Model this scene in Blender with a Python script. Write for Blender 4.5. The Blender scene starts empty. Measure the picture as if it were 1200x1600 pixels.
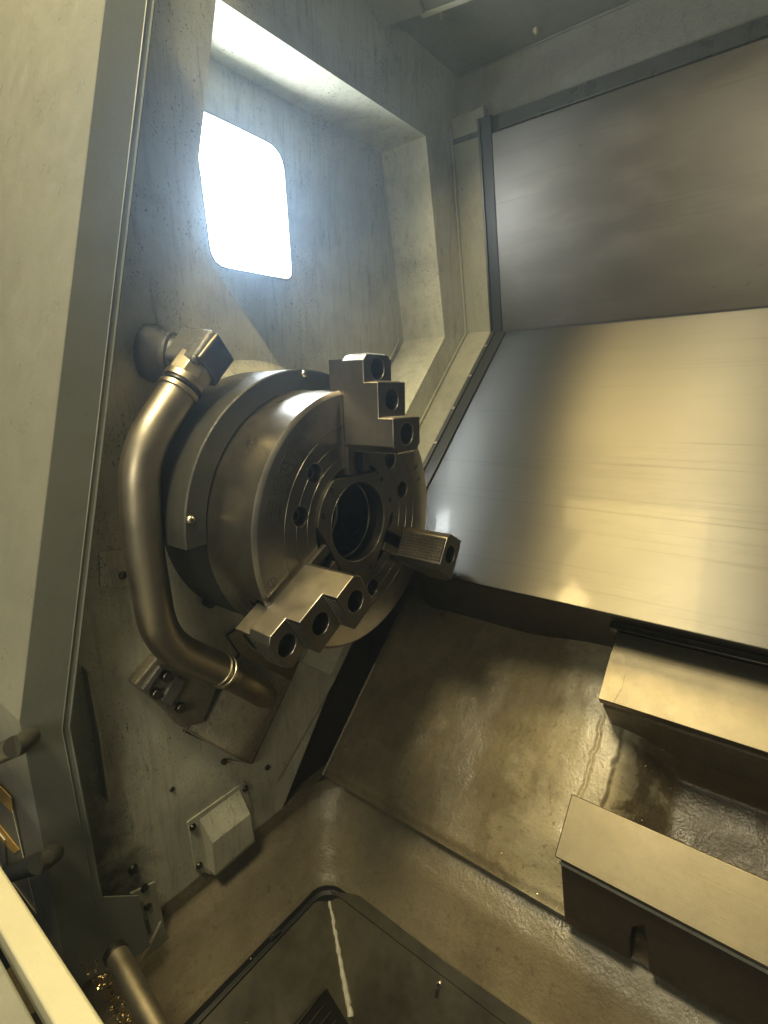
import bpy, bmesh, math, random
from mathutils import Vector, Matrix, geometry
import mathutils.noise as mn
random.seed(7)
R = math.radians
PI = math.pi
scene = bpy.context.scene
COL = scene.collection

# ------------------------------------------------------------------ camera
F = 815.0                                   # focal length in pixels of the 1200 x 1600 photograph
AX = Vector((0.78948, 0.11822, -0.60223))   # world X (spindle axis) in camera space (right, down, forward)
_y = Vector((651, -200, F)); _y = _y - AX*_y.dot(AX); AY = _y.normalized(); AX.normalize()
AZ = AX.cross(AY)
CRIGHT = Vector((AX.x, AY.x, AZ.x)); CDOWN = Vector((AX.y, AY.y, AZ.y)); CFWD = Vector((AX.z, AY.z, AZ.z))
CAM = Vector((0.8343, -0.6120, 1.2985))
cam_d = bpy.data.cameras.new('camera'); cam = bpy.data.objects.new('camera', cam_d); COL.objects.link(cam)
m = Matrix((CRIGHT, -CDOWN, -CFWD)).transposed().to_4x4(); m.translation = CAM
cam.matrix_world = m
cam_d.sensor_fit = 'VERTICAL'; cam_d.sensor_height = 24; cam_d.lens = F/1600*24
cam_d.clip_start = 0.01; cam_d.clip_end = 100
scene.camera = cam

# ------------------------------------------------------------------ world, lamps, exposure
w = bpy.data.worlds.new('World'); scene.world = w; w.use_nodes = True
bg = w.node_tree.nodes['Background']; bg.inputs[0].default_value = (1.0, 0.91, 0.72, 1); bg.inputs[1].default_value = 0.055
scene.view_settings.view_transform = 'Standard'; scene.view_settings.look = 'None'
scene.view_settings.exposure = 0.30; scene.view_settings.gamma = 1.0
scene.render.engine = 'CYCLES'
scene.cycles.use_denoising = True
scene.cycles.max_bounces = 8; scene.cycles.diffuse_bounces = 4; scene.cycles.glossy_bounces = 5
scene.cycles.sample_clamp_indirect = 6.0
scene.cycles.caustics_reflective = True
LAMP_WARM = 26.0; LAMP_BULB = 260.0
WIN_BACK = 16.0; WIN_BAR = 140.0
HAZE = .12; SIDE_W = 6.5; ROOM_W = 56.0; LAMP_W = 9.0; CEIL_W = 62.0
def area(name, loc, target, sx, sy, watts, col):
    l = bpy.data.lights.new(name, 'AREA'); l.shape = 'RECTANGLE'; l.size = sx; l.size_y = sy
    l.energy = watts; l.color = col
    o = bpy.data.objects.new(name, l); COL.objects.link(o)
    o.location = loc; o.rotation_euler = (Vector(target)-Vector(loc)).to_track_quat('-Z', 'Y').to_euler()
    return o
area('room_light', (0.50, -1.15, 3.1), (0.05, 0.0, 0.85), .45, .45, ROOM_W, (1.0, .85, .52))
area('wall_fill_light', (0.72, -1.55, 1.45), (0.05, -.05, 0.75), .4, .4, SIDE_W, (1.0, .88, .60))  # added fill to brighten the lower wall, no known lamp there
area('room_ceiling_light', (.08, -.30, 3.3), (.08, -.30, 0), .9, .7, CEIL_W, (1.0, .74, .28))
area('room_lamp', (-.05, -.48, 3.0), (.35, .05, 1.0), .14, .14, LAMP_W, (1.0, .76, .36))

# ------------------------------------------------------------------ pixel -> place on a real plane
def ray(px, py): return CRIGHT*(px-600)+CDOWN*(py-800)+CFWD*F
def onX(px, py, X):
    d = ray(px, py); return CAM+d*((X-CAM.x)/d.x)
def onP(px, py, p0, n):
    d = ray(px, py); return CAM+d*((Vector(p0)-CAM).dot(n)/d.dot(n))
W = 0.06            # face of the headstock wall
PF = -0.075         # floor of its pocket
XP = 0.18           # left edge of the steel back panels
JX = 0.11           # door jamb
CH = Vector((0, 0, 1.1))    # spindle axis

# ------------------------------------------------------------------ materials
def mat(name):
    mt = bpy.data.materials.new(name); mt.use_nodes = True
    nt = mt.node_tree; b = nt.nodes['Principled BSDF']
    return mt, nt, b
def N(nt, t, **k):
    n = nt.nodes.new(t)
    for a, v in k.items():
        if a in n.inputs: n.inputs[a].default_value = v
        else: setattr(n, a, v)
    return n
def pos(nt, scale=(1, 1, 1), rot=(0, 0, 0)):
    g = N(nt, 'ShaderNodeNewGeometry'); mp = N(nt, 'ShaderNodeMapping')
    mp.inputs['Scale'].default_value = scale; mp.inputs['Rotation'].default_value = rot
    nt.links.new(g.outputs['Position'], mp.inputs['Vector']); return mp.outputs[0]
def noise(nt, vec, scale, detail=4, rough=.6, dist=0):
    n = N(nt, 'ShaderNodeTexNoise'); n.inputs['Scale'].default_value = scale
    n.inputs['Detail'].default_value = detail; n.inputs['Roughness'].default_value = rough
    n.inputs['Distortion'].default_value = dist
    nt.links.new(vec, n.inputs['Vector']); return n.outputs['Fac']
def ramp(nt, fac, stops):
    r = N(nt, 'ShaderNodeValToRGB'); e = r.color_ramp.elements
    e[0].position, e[0].color = stops[0][0], (*stops[0][1], 1) if len(stops[0][1]) == 3 else stops[0][1]
    e[1].position, e[1].color = stops[-1][0], (*stops[-1][1], 1)
    for p, c in stops[1:-1]:
        q = e.new(p); q.color = (*c, 1)
    nt.links.new(fac, r.inputs[0]); return r.outputs[0]
def g3(v): return (v, v, v)
def mix(nt, fac, a, b, blend='MIX'):
    n = N(nt, 'ShaderNodeMix', data_type='RGBA', blend_type=blend)
    if isinstance(fac, (int, float)): n.inputs[0].default_value = fac
    else: nt.links.new(fac, n.inputs[0])
    for i, v in ((6, a), (7, b)):
        if isinstance(v, tuple): n.inputs[i].default_value = (*v, 1)
        else: nt.links.new(v, n.inputs[i])
    return n.outputs[2]
def bump(nt, b, h, strength, dist):
    n = N(nt, 'ShaderNodeBump'); n.inputs['Strength'].default_value = strength; n.inputs['Distance'].default_value = dist
    nt.links.new(h, n.inputs['Height']); nt.links.new(n.outputs[0], b.inputs['Normal'])
def addm(nt, a, b, wt):
    n = N(nt, 'ShaderNodeMath', operation='MULTIPLY_ADD'); nt.links.new(b, n.inputs[0]); n.inputs[1].default_value = wt
    nt.links.new(a, n.inputs[2]); return n.outputs[0]

def N_map(nt, v, lo, hi):
    n = N(nt, 'ShaderNodeMapRange'); nt.links.new(v, n.inputs[0]); n.inputs[1].default_value = lo; n.inputs[2].default_value = hi
    return n.outputs[0]
def painted(name, col, dirt, rough=.45, amount=.5, speck=.5, texture=.5, streak=True, spec=.5, stain=False):
    """old machine enamel: orange-peel relief, oily film, dark specks and runs"""
    mt, nt, b = mat(name)
    p = pos(nt); big = noise(nt, p, 6, 5, .65, .4)
    c = mix(nt, ramp(nt, big, [(.42, g3(0)), (.75, g3(amount))]), col, dirt)
    if streak:
        s = noise(nt, pos(nt, (14, 26, 2.2)), 3, 5, .7, .3)
        c = mix(nt, ramp(nt, s, [(.52, g3(0)), (.78, g3(amount*.8))]), c, dirt)
    sp = noise(nt, p, 230, 2, .5); m2 = noise(nt, p, 9, 3, .6)
    spk = ramp(nt, sp, [(.60, g3(0)), (.70, g3(speck))])
    mm = N(nt, 'ShaderNodeMath', operation='MULTIPLY'); nt.links.new(spk, mm.inputs[0])
    nt.links.new(ramp(nt, m2, [(.45, g3(.12)), (.65, g3(1))]), mm.inputs[1])
    c = mix(nt, mm.outputs[0], c, (.035, .03, .022))
    if stain:      # black oil that has collected along the door side and foot of the wall
        sx = N(nt, 'ShaderNodeSeparateXYZ'); nt.links.new(p, sx.inputs[0])
        n1 = noise(nt, p, 13, 6, .7, .6)
        ay = N(nt, 'ShaderNodeMath', operation='MULTIPLY_ADD'); nt.links.new(n1, ay.inputs[0]); ay.inputs[1].default_value = -.22; nt.links.new(sx.outputs[1], ay.inputs[2])
        a1 = ramp(nt, N_map(nt, ay.outputs[0], -.50, -.36), [(.25, g3(1)), (.75, g3(0))])
        az = N(nt, 'ShaderNodeMath', operation='MULTIPLY_ADD'); nt.links.new(n1, az.inputs[0]); az.inputs[1].default_value = .25; nt.links.new(sx.outputs[2], az.inputs[2])
        a2_ = ramp(nt, N_map(nt, az.outputs[0], .55, 1.1), [(.3, g3(.9)), (.9, g3(.25))])
        mm2 = N(nt, 'ShaderNodeMath', operation='MULTIPLY'); nt.links.new(a1, mm2.inputs[0]); nt.links.new(a2_, mm2.inputs[1])
        c = mix(nt, mm2.outputs[0], c, (.030, .030, .022))
        n3 = noise(nt, pos(nt, (20, 40, 5)), 2, 6, .75, .8)
        c = mix(nt, ramp(nt, n3, [(.56, g3(0)), (.70, g3(.55))]), c, (.10, .085, .05))
    nt.links.new(c, b.inputs['Base Color'])
    r = noise(nt, p, 25, 4, .6)
    nt.links.new(ramp(nt, r, [(.3, g3(rough-.12)), (.7, g3(rough+.14))]), b.inputs['Roughness'])
    b.inputs['Specular IOR Level'].default_value = spec
    h = addm(nt, noise(nt, p, 330, 3, .5), noise(nt, p, 60, 3, .5), 1.4)
    bump(nt, b, h, texture, .0011)
    return mt
def cast(name, col, dirt, rough=.42, rel=.6, worn=False):
    """oily painted rough casting"""
    mt, nt, b = mat(name)
    p = pos(nt); big = noise(nt, p, 3.2, 8, .72, .3)
    c = mix(nt, ramp(nt, big, [(.36, g3(0)), (.70, g3(.7))]), col, dirt)
    st_ = noise(nt, pos(nt, (60, 9, 9)), 1, 5, .7, .4)
    c = mix(nt, ramp(nt, st_, [(.50, g3(0)), (.78, g3(.45))]), c, dirt)
    if worn:       # paint scraped to pale filler where the casting meets the ways
        sx = N(nt, 'ShaderNodeSeparateXYZ'); nt.links.new(p, sx.inputs[0])
        ax_ = N(nt, 'ShaderNodeMath', operation='MULTIPLY_ADD'); nt.links.new(noise(nt, p, 9, 6, .7, .5), ax_.inputs[0]); ax_.inputs[1].default_value = .3; nt.links.new(sx.outputs[0], ax_.inputs[2])
        wv = ramp(nt, N_map(nt, ax_.outputs[0], .55, .90), [(.25, g3(0)), (.50, g3(.75)), (.78, g3(.75)), (.86, g3(0))])
        c = mix(nt, wv, c, (.40, .355, .25))
        c = mix(nt, ramp(nt, N_map(nt, ax_.outputs[0], .80, .96), [(.2, g3(0)), (.7, g3(.85))]), c, (.085, .06, .035))
    sp = noise(nt, p, 120, 3, .6)
    c = mix(nt, ramp(nt, sp, [(.58, g3(0)), (.74, g3(.55))]), c, (.03, .024, .016))
    nt.links.new(c, b.inputs['Base Color'])
    nt.links.new(ramp(nt, noise(nt, p, 18, 5, .7), [(.3, g3(rough-.16)), (.7, g3(rough+.2))]), b.inputs['Roughness'])
    h = addm(nt, noise(nt, p, 190, 4, .62), noise(nt, p, 42, 3, .55), 1.1)
    bump(nt, b, h, rel, .002)
    return mt
def metal(name, col, rough=.3, var=.1, brush=None, bstr=.1, dirt=0, dcol=(.05, .04, .03), aniso=0, mot=40, tan=None):
    mt, nt, b = mat(name); b.inputs['Metallic'].default_value = 1
    p = pos(nt)
    c = mix(nt, noise(nt, p, mot, 5, .65), tuple(x*.8 for x in col), tuple(min(1, x*1.12) for x in col))
    if dirt:
        c = mix(nt, ramp(nt, noise(nt, p, 22, 6, .7, .5), [(.45, g3(0)), (.72, g3(dirt))]), c, dcol)
    nt.links.new(c, b.inputs['Base Color'])
    nt.links.new(ramp(nt, noise(nt, p, 14, 5, .65), [(.3, g3(max(.03, rough-var))), (.7, g3(rough+var))]), b.inputs['Roughness'])
    if brush:
        bump(nt, b, noise(nt, pos(nt, brush), 1, 3, .6), bstr, .001)
    if aniso:
        b.inputs['Anisotropic'].default_value = aniso
        t = N(nt, 'ShaderNodeCombineXYZ'); 
        for i in range(3): t.inputs[i].default_value = tan[i]
        nt.links.new(t.outputs[0], b.inputs['Tangent'])
    return mt
def plain(name, col, rough=.5, metallic=0, bstr=.2, sc=200):
    mt, nt, b = mat(name); p = pos(nt)
    nt.links.new(mix(nt, noise(nt, p, 40, 4, .6), tuple(x*.7 for x in col), tuple(min(1, x*1.25) for x in col)), b.inputs['Base Color'])
    b.inputs['Roughness'].default_value = rough; b.inputs['Metallic'].default_value = metallic
    bump(nt, b, noise(nt, p, sc, 3, .5), bstr, .0006)
    return mt
def glow(name, col, s):
    mt, nt, b = mat(name)
    b.inputs['Base Color'].default_value = (.8, .8, .8, 1)
    b.inputs['Emission Color'].default_value = (*col, 1); b.inputs['Emission Strength'].default_value = s
    return mt
M = {}
M['wall'] = painted('wall_enamel', (.56, .545, .43), (.17, .15, .10), .40, .6, .9, .3, stain=True)
M['wall_low'] = M['wall']
M['jamb'] = painted('jamb_enamel', (.14, .147, .13), (.10, .105, .09), .40, .4, .2, .2, False)  # shade on the jamb is put into its darker colour
M['front'] = painted('front_enamel', (.185, .19, .17), (.14, .14, .125), .36, .4, .15, .2, False)  # same machine paint, colour lowered to offset the strong light on the front
M['sill'] = painted('sill_enamel', (.42, .405, .30), (.5, .48, .35), .45, .3, .05, .3, False)
M['dark_paint'] = painted('ceiling_enamel', (.20, .20, .17), (.09, .085, .07), .45, .6, .5)
M['beam'] = painted('beam_enamel', (.27, .26, .215), (.12, .11, .09), .40, .6, .5, .9)
M['strip'] = painted('strip_enamel', (.30, .29, .22), (.10, .095, .07), .38, .6, .6)
M['cast'] = cast('bed_casting_paint', (.205, .17, .103), (.06, .045, .026), .26, .5, True)
M['basin'] = cast('basin_casting_paint', (.215, .182, .118), (.085, .068, .042), .26, .55)
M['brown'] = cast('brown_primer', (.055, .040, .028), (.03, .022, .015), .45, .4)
M['valley'] = cast('grit_covered_casting', (.16, .13, .08), (.05, .04, .025), .4, 1.0)
M['pan'] = metal('oily_pan_steel', (.38, .35, .26), .42, .07, None, 0, .4, (.12, .105, .07), mot=60)
M['chuck'] = metal('turned_chuck_steel', (.42, .39, .34), .33, .06, None, 0, .35, (.14, .12, .09))
M['chuckface'] = metal('ground_chuck_face', (.37, .345, .30), .32, .06, (30, 900, 30), .05, .3, (.15, .13, .1))
M['jaw'] = metal('soft_grey_jaw_steel', (.29, .268, .235), .36, .06, (1500, 40, 40), .06, .25, (.15, .13, .1), mot=60)
M['jawlit'] = M['jaw']
M['dark_steel'] = metal('oily_dark_steel', (.12, .11, .095), .35, .1, None, 0, .5)
M['black'] = plain('black_oxide', (.02, .019, .018), .4)
M['rubber'] = plain('black_rubber', (.022, .023, .022), .38, 0, .3)
M['guard'] = painted('guard_grey_enamel', (.036, .036, .031), (.018, .018, .015), .42, .8, .7)
M['housing'] = plain('housing_black_enamel', (.018, .018, .018), .5)
M['pipe'] = metal('satin_pipe_steel', (.36, .325, .26), .42, .08, None, 0, .35, (.22, .18, .11), mot=18)
M['brass'] = metal('dull_zinc_fitting', (.50, .44, .31), .36, .1, None, 0, .45, (.16, .13, .08))
M['boss'] = cast('oily_boss', (.10, .10, .09), (.035, .033, .03), .3, .6)
M['scraped'] = metal('scraped_way', (.23, .20, .14), .50, .06, (500, 3, 3), .1, .3, (.15, .12, .07))
M['sleeve'] = metal('stained_sleeve', (.30, .255, .18), .42, .1, None, 0, .5, (.10, .08, .05), mot=30)
M['cover'] = cast('oily_tan_cover', (.30, .265, .19), (.13, .11, .07), .25, .8)
M['oily'] = cast('oily_brown_cover', (.17, .15, .11), (.07, .058, .04), .28, .7)
M['screw'] = metal('screw_steel', (.55, .5, .42), .3, .08)
M['screw_dark'] = metal('oily_screw_steel', (.10, .09, .075), .3, .1)
M['rail'] = metal('ground_way_steel', (.155, .135, .095), .46, .03, (3, 500, 500), .08, .12, (.3, .25, .15), mot=150)
M['weld'] = cast('weld_bead', (.45, .40, .28), (.25, .21, .14), .35, .8)
M['seal'] = plain('white_sealant', (.60, .57, .45), .45, 0, .6, 120)
M['chip'] = metal('golden_chips', (.75, .58, .30), .2, .1)
M['yellow'] = plain('yellow_sticker', (.75, .47, .10), .4, 0, .02)
M['sticker'] = plain('grey_sticker', (.26, .25, .20), .35, 0, .02)
M['white'] = plain('white_print', (.75, .74, .62), .45, 0, .02)
M['engrave'] = plain('engraved_shadow', (.06, .05, .04), .6, .6)
M['win_back'] = glow('window_lit_diffuser', (.80, .90, 1.0), WIN_BACK)
M['win_bar'] = glow('led_bar', (.85, .93, 1.0), WIN_BAR)
M['lamp'] = glow('warm_lamp_diffuser', (1.0, .74, .32), LAMP_WARM)
M['bulb'] = glow('warm_bulb', (1.0, .80, .45), LAMP_BULB)

def panel_mat(name, tan, r_sharp, r_wide, aniso, share, relief, tint, smear):
    """brushed stainless sheet: fine lines along X, wiped smears, a sharp and a brushed gloss"""
    mt, nt, b = mat(name); out = nt.nodes['Material Output']
    p = pos(nt)
    brush = noise(nt, pos(nt, (2.5, 420, 420)), 1, 3, .7)
    lines = noise(nt, pos(nt, (.9, 130, 130)), 1, 4, .8)
    sm = noise(nt, pos(nt, (3, 5, 7), (0, .5, .3)), 1, 3, .55)
    sm2 = noise(nt, pos(nt, (9, 16, 22), (.3, .4, .2)), 1, 3, .6)
    col = mix(nt, ramp(nt, sm, [(.35, g3(0)), (.65, g3(smear))]), tint, (tint[0]*.72, tint[1]*.68, tint[2]*.66))
    col = mix(nt, ramp(nt, sm2, [(.5, g3(0)), (.75, g3(smear*.6))]), col, tuple(min(1, x*1.35) for x in tint))
    col = mix(nt, ramp(nt, lines, [(.56, g3(0)), (.68, g3(.45))]), col, tuple(x*.5 for x in tint))
    h = addm(nt, brush, lines, .8)
    def prep(bs, r0, r1, an, st):
        bs.inputs['Metallic'].default_value = 1
        nt.links.new(col, bs.inputs['Base Color'])
        nt.links.new(ramp(nt, sm2, [(.2, g3(r0)), (.8, g3(r1))]), bs.inputs['Roughness'])
        bs.inputs['Anisotropic'].default_value = an
        t = N(nt, 'ShaderNodeCombineXYZ')
        for i in range(3): t.inputs[i].default_value = tan[i]
        nt.links.new(t.outputs[0], bs.inputs['Tangent'])
        bp = N(nt, 'ShaderNodeBump'); bp.inputs['Strength'].default_value = st; bp.inputs['Distance'].default_value = .0005
        nt.links.new(h, bp.inputs['Height']); nt.links.new(bp.outputs[0], bs.inputs['Normal'])
    prep(b, r_wide*.95, r_wide*1.06, aniso, relief)
    b2 = N(nt, 'ShaderNodeBsdfPrincipled'); prep(b2, r_sharp, r_sharp*1.5, 0, relief*.05)
    mx = N(nt, 'ShaderNodeMixShader'); mx.inputs[0].default_value = share
    nt.links.new(b.outputs[0], mx.inputs[1]); nt.links.new(b2.outputs[0], mx.inputs[2])
    nt.links.new(mx.outputs[0], out.inputs[0])
    return mt
M['panel_low'] = panel_mat('brushed_stainless', (0, .7256, .6882), .045, .45, .94, .03, .34, (.135, .130, .118), .12)
M['panel_up'] = panel_mat('smeared_stainless', (0, .19, .98), .25, .42, .3, .3, .25, (.17, .157, .142), .7)

# ------------------------------------------------------------------ mesh helpers
def finish(me, ang=35):
    for p in me.polygons: p.use_smooth = True
    me.set_sharp_from_angle(angle=R(ang))
def link(name, me, mt, parent=None, ang=35, bev=0, seg=2):
    if isinstance(me, bmesh.types.BMesh):
        bm = me; me = bpy.data.meshes.new(name)
        bmesh.ops.recalc_face_normals(bm, faces=bm.faces[:]) if not getattr(bm, 'norecalc', False) else None
        bm.to_mesh(me); bm.free()
    me.materials.clear(); me.materials.append(M[mt] if isinstance(mt, str) else mt)
    o = bpy.data.objects.new(name, me); COL.objects.link(o)
    if bev:
        mod = o.modifiers.new('bevel', 'BEVEL'); mod.width = bev; mod.segments = seg; mod.limit_method = 'ANGLE'; mod.angle_limit = R(30)
        mod.harden_normals = False
    finish(me, ang)
    if parent is not None:
        o.parent = parent; o.matrix_parent_inverse = parent.matrix_world.inverted()
    return o
def thing(name, loc, label, cat, group=None):
    o = bpy.data.objects.new(name, None); COL.objects.link(o); o.empty_display_size = .02
    o.location = loc; o.matrix_world = Matrix.Translation(loc)
    o['label'] = label; o['category'] = cat
    if group: o['group'] = group
    return o
def tag(o, label, cat, group=None):
    o['label'] = label; o['category'] = cat
    if group: o['group'] = group
    return o
def struct(o): o['kind'] = 'structure'; return o
def V3(X, yz): return Vector((X, yz[0], yz[1]))
def yz(p): return (p.y, p.z)
def prismX(poly, x0, x1, holes=(), bm=None):
    """solid between two X planes from polygons in (y,z), with holes"""
    bm = bm or bmesh.new()
    loops = [list(poly)]+[list(h) for h in holes]
    flat = [q for l in loops for q in l]
    tris = geometry.tessellate_polygon([[Vector((q[0], q[1], 0)) for q in l] for l in loops])
    a = [bm.verts.new((x0, *q)) for q in flat]; b = [bm.verts.new((x1, *q)) for q in flat]
    for t in tris:
        bm.faces.new([a[i] for i in t]); bm.faces.new([b[i] for i in reversed(t)])
    k = 0
    for l in loops:
        n = len(l)
        for i in range(n):
            j = (i+1) % n
            bm.faces.new((a[k+i], a[k+j], b[k+j], b[k+i]))
        k += n
    bmesh.ops.dissolve_limit(bm, angle_limit=R(1), verts=bm.verts[:], edges=bm.edges[:])
    return bm
def prism(poly, d, bm=None):
    """solid from planar 3D polygon pushed along vector d"""
    bm = bm or bmesh.new(); n = len(poly); d = Vector(d)
    a = [bm.verts.new(p) for p in poly]; b = [bm.verts.new(Vector(p)+d) for p in poly]
    bm.faces.new(a); bm.faces.new(list(reversed(b)))
    for i in range(n): bm.faces.new((a[i], a[(i+1) % n], b[(i+1) % n], b[i]))
    return bm
def lathe(prof, n=128, c=CH, bm=None, close=True, a0=0, a1=2*PI, axis=None):
    """profile of (x, r) turned about the spindle axis, or about axis=(origin, direction)"""
    bm = bm or bmesh.new()
    full = abs(a1-a0-2*PI) < 1e-6; rings = []
    if axis: o, d = Vector(axis[0]), Vector(axis[1]).normalized(); q = d.to_track_quat('Z', 'Y'); ux, uy = q @ Vector((1, 0, 0)), q @ Vector((0, 1, 0))
    else: o, d, ux, uy = Vector(c), Vector((1, 0, 0)), Vector((0, 1, 0)), Vector((0, 0, 1))
    cnt = n if full else n+1
    for i in range(cnt):
        a = a0+(a1-a0)*i/n; u = ux*math.cos(a)+uy*math.sin(a)
        rings.append([bm.verts.new(o+d*x+u*r) for x, r in prof])
    m_ = len(prof)
    for i in range(n):
        A = rings[i]; B = rings[(i+1) % cnt]
        for k in range(m_-1 + (1 if close else 0)):
            l = (k+1) % m_
            bm.faces.new((A[k], A[l], B[l], B[k]))
    if not full and close:
        bm.faces.new(rings[0]); bm.faces.new(list(reversed(rings[-1])))
    return bm
def disc(o, d, prof, n=32, bm=None):
    """solid of revolution closed on its axis: prof = (distance along d, radius) from base to tip"""
    bm = bm or bmesh.new(); d = Vector(d).normalized(); o = Vector(o)
    q = d.to_track_quat('Z', 'Y'); ux, uy = q @ Vector((1, 0, 0)), q @ Vector((0, 1, 0))
    rings = [[bm.verts.new(o+d*x+(ux*math.cos(2*PI*i/n)+uy*math.sin(2*PI*i/n))*r) for i in range(n)] for x, r in prof]
    for A, B in zip(rings, rings[1:]):
        for i in range(n): bm.faces.new((A[i], A[(i+1) % n], B[(i+1) % n], B[i]))
    bm.faces.new(list(reversed(rings[0]))); bm.faces.new(rings[-1])
    return bm
def tube(pts, r, n=32, bm=None, caps=True):
    bm = bm or bmesh.new(); rings = []; up = None
    for i, p in enumerate(pts):
        t = (pts[min(i+1, len(pts)-1)]-pts[max(i-1, 0)]).normalized()
        if up is None: up = t.orthogonal().normalized()
        up = (up-t*up.dot(t)).normalized(); s = t.cross(up)
        rr = r(i/(len(pts)-1)) if callable(r) else r
        rings.append([bm.verts.new(p+(up*math.cos(2*PI*k/n)+s*math.sin(2*PI*k/n))*rr) for k in range(n)])
    for A, B in zip(rings, rings[1:]):
        for k in range(n): bm.faces.new((A[k], A[(k+1) % n], B[(k+1) % n], B[k]))
    if caps: bm.faces.new(list(reversed(rings[0]))); bm.faces.new(rings[-1])
    return bm
def smooth_path(pts, r, k=8):
    """polyline with rounded corners"""
    out = [pts[0].copy()]
    for a, b, c in zip(pts, pts[1:], pts[2:]):
        u = (a-b); v = (c-b); d = min(r, u.length*.48, v.length*.48)
        p0 = b+u.normalized()*d; p1 = b+v.normalized()*d
        for i in range(k+1):
            t = i/k; out.append(p0*(1-t)**2+b*2*t*(1-t)+p1*t*t)
    out.append(pts[-1].copy())
    res = [out[0]]
    for q in out[1:]:
        L = (q-res[-1]).length
        s = max(1, int(L/.02))
        base = res[-1].copy()
        for i in range(1, s+1): res.append(base.lerp(q, i/s))
    return res
def round_poly(pts, r, k=5):
    out = []; n = len(pts)
    for i in range(n):
        a, b, c = Vector(pts[i-1]), Vector(pts[i]), Vector(pts[(i+1) % n])
        rr = r[i] if isinstance(r, (list, tuple)) else r
        u = (a-b); v = (c-b); d = min(rr, u.length*.45, v.length*.45)
        p0 = b+u.normalized()*d; p1 = b+v.normalized()*d
        for j in range(k+1):
            t = j/k; q = p0*(1-t)**2+b*2*t*(1-t)+p1*t*t; out.append(tuple(q))
    return out
def boolean(o, cutters, op='DIFFERENCE'):
    for c in cutters:
        mod = o.modifiers.new('b', 'BOOLEAN'); mod.operation = op; mod.object = c; mod.solver = 'EXACT'
    dg = bpy.context.evaluated_depsgraph_get(); dg.update()
    me = bpy.data.meshes.new_from_object(o.evaluated_get(dg))
    o.modifiers.clear(); old = o.data; o.data = me; bpy.data.meshes.remove(old)
    for c in cutters: bpy.data.objects.remove(c, do_unlink=True)
    finish(o.data)
    return o
def cutter(bm):
    bmesh.ops.recalc_face_normals(bm, faces=bm.faces[:])
    me = bpy.data.meshes.new('cut'); bm.to_mesh(me); bm.free()
    o = bpy.data.objects.new('cut', me); COL.objects.link(o); return o
def box(c, ex, ey, ez, u=Vector((1, 0, 0)), v=Vector((0, 1, 0)), w_=Vector((0, 0, 1)), bm=None):
    """box with full sizes ex ey ez along axes u v w"""
    c = Vector(c); bm = bm or bmesh.new()
    P = [c+u*(sx*ex/2)+v*(sy*ey/2)+w_*(sz*ez/2) for sx in (-1, 1) for sy in (-1, 1) for sz in (-1, 1)]
    vs = [bm.verts.new(p) for p in P]
    for f in ((0, 1, 3, 2), (4, 6, 7, 5), (0, 4, 5, 1), (2, 3, 7, 6), (0, 2, 6, 4), (1, 5, 7, 3)):
        bm.faces.new([vs[i] for i in f])
    return bm
XX = Vector((1, 0, 0))
def screw_head(name, p, d, r, mt, parent, h=None, hexa=False, dome=False, socket=True, label=None):
    h = h or r*.9
    if dome: prof = [(-.002, r), (h*.25, r), (h*.6, r*.86), (h*.9, r*.55), (h, r*.2)]
    else: prof = [(-.002, r), (h*.85, r), (h, r*.88)]
    bm = disc(p, d, prof, 6 if hexa else 24)
    o = link(name, bm, mt, parent, 30)
    if socket:
        s = link('socket', disc(Vector(p)+Vector(d).normalized()*(h-.0005), d, [(0, r*.45), (.0008, r*.45)], 6), 'black', o)
    return o

# ================================================================== SETTING
# ---- headstock wall with its pocket and window opening
def wy(px, py, X=W): return yz(onX(px, py, X))
pA = wy(338, -4); pB = wy(665, 212); pC = wy(695, 527)
e1, e2 = Vector(wy(697, 530)), Vector(wy(637, 645)); pD = tuple(e1+(e2-e1)*2.6)
f1, f2 = Vector(wy(298, 365)), Vector(wy(430, 560)); pF = tuple(f1); pE = tuple(f1+(f2-f1)*1.35)
pocket_F, pocket_E = pF, pE
pocket = round_poly([pA, pB, pC, pD, pE, pF], [.002, .002, .006, .05, .05, .01], 3)
bR_top = wy(703, 195); bR_bend = wy(727, 521); rid = Vector(wy(658, 657)); rid2 = Vector(bR_bend)
band_dir = (rid-rid2).normalized()
q1 = wy(541, 1010); q2 = wy(430, 1285); q3 = wy(255, 1420)
low_band = tuple(rid2+band_dir*1.05)
_o = [yz(onX(169.7, -40, .11)), yz(onX(31, 1128, .11)), yz(onX(100, 1490, .11))]
_s = (_o[0][0]-_o[1][0])/(_o[0][1]-_o[1][1])
fy_ = lambda z: _o[1][0]+(z-_o[1][1])*_s+.006       # enclosure front leans back above the kink
outer = [(fy_(2.3), 2.3), (bR_top[0]+.08, 2.3), (bR_top[0]+.08, bR_top[1]+.02), bR_top, bR_bend, tuple(rid2+band_dir*.62), q1, (q2[0]+.012, q2[1]+.006), (q2[0]-.002, q2[1]-.005), q3, (_o[1][0]+.004, q3[1]), (_o[1][0]+.006, _o[1][1])]
wall = struct(link('headstock_wall', prismX(outer, W-.02, W, [pocket]), 'wall', None, 30))
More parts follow.
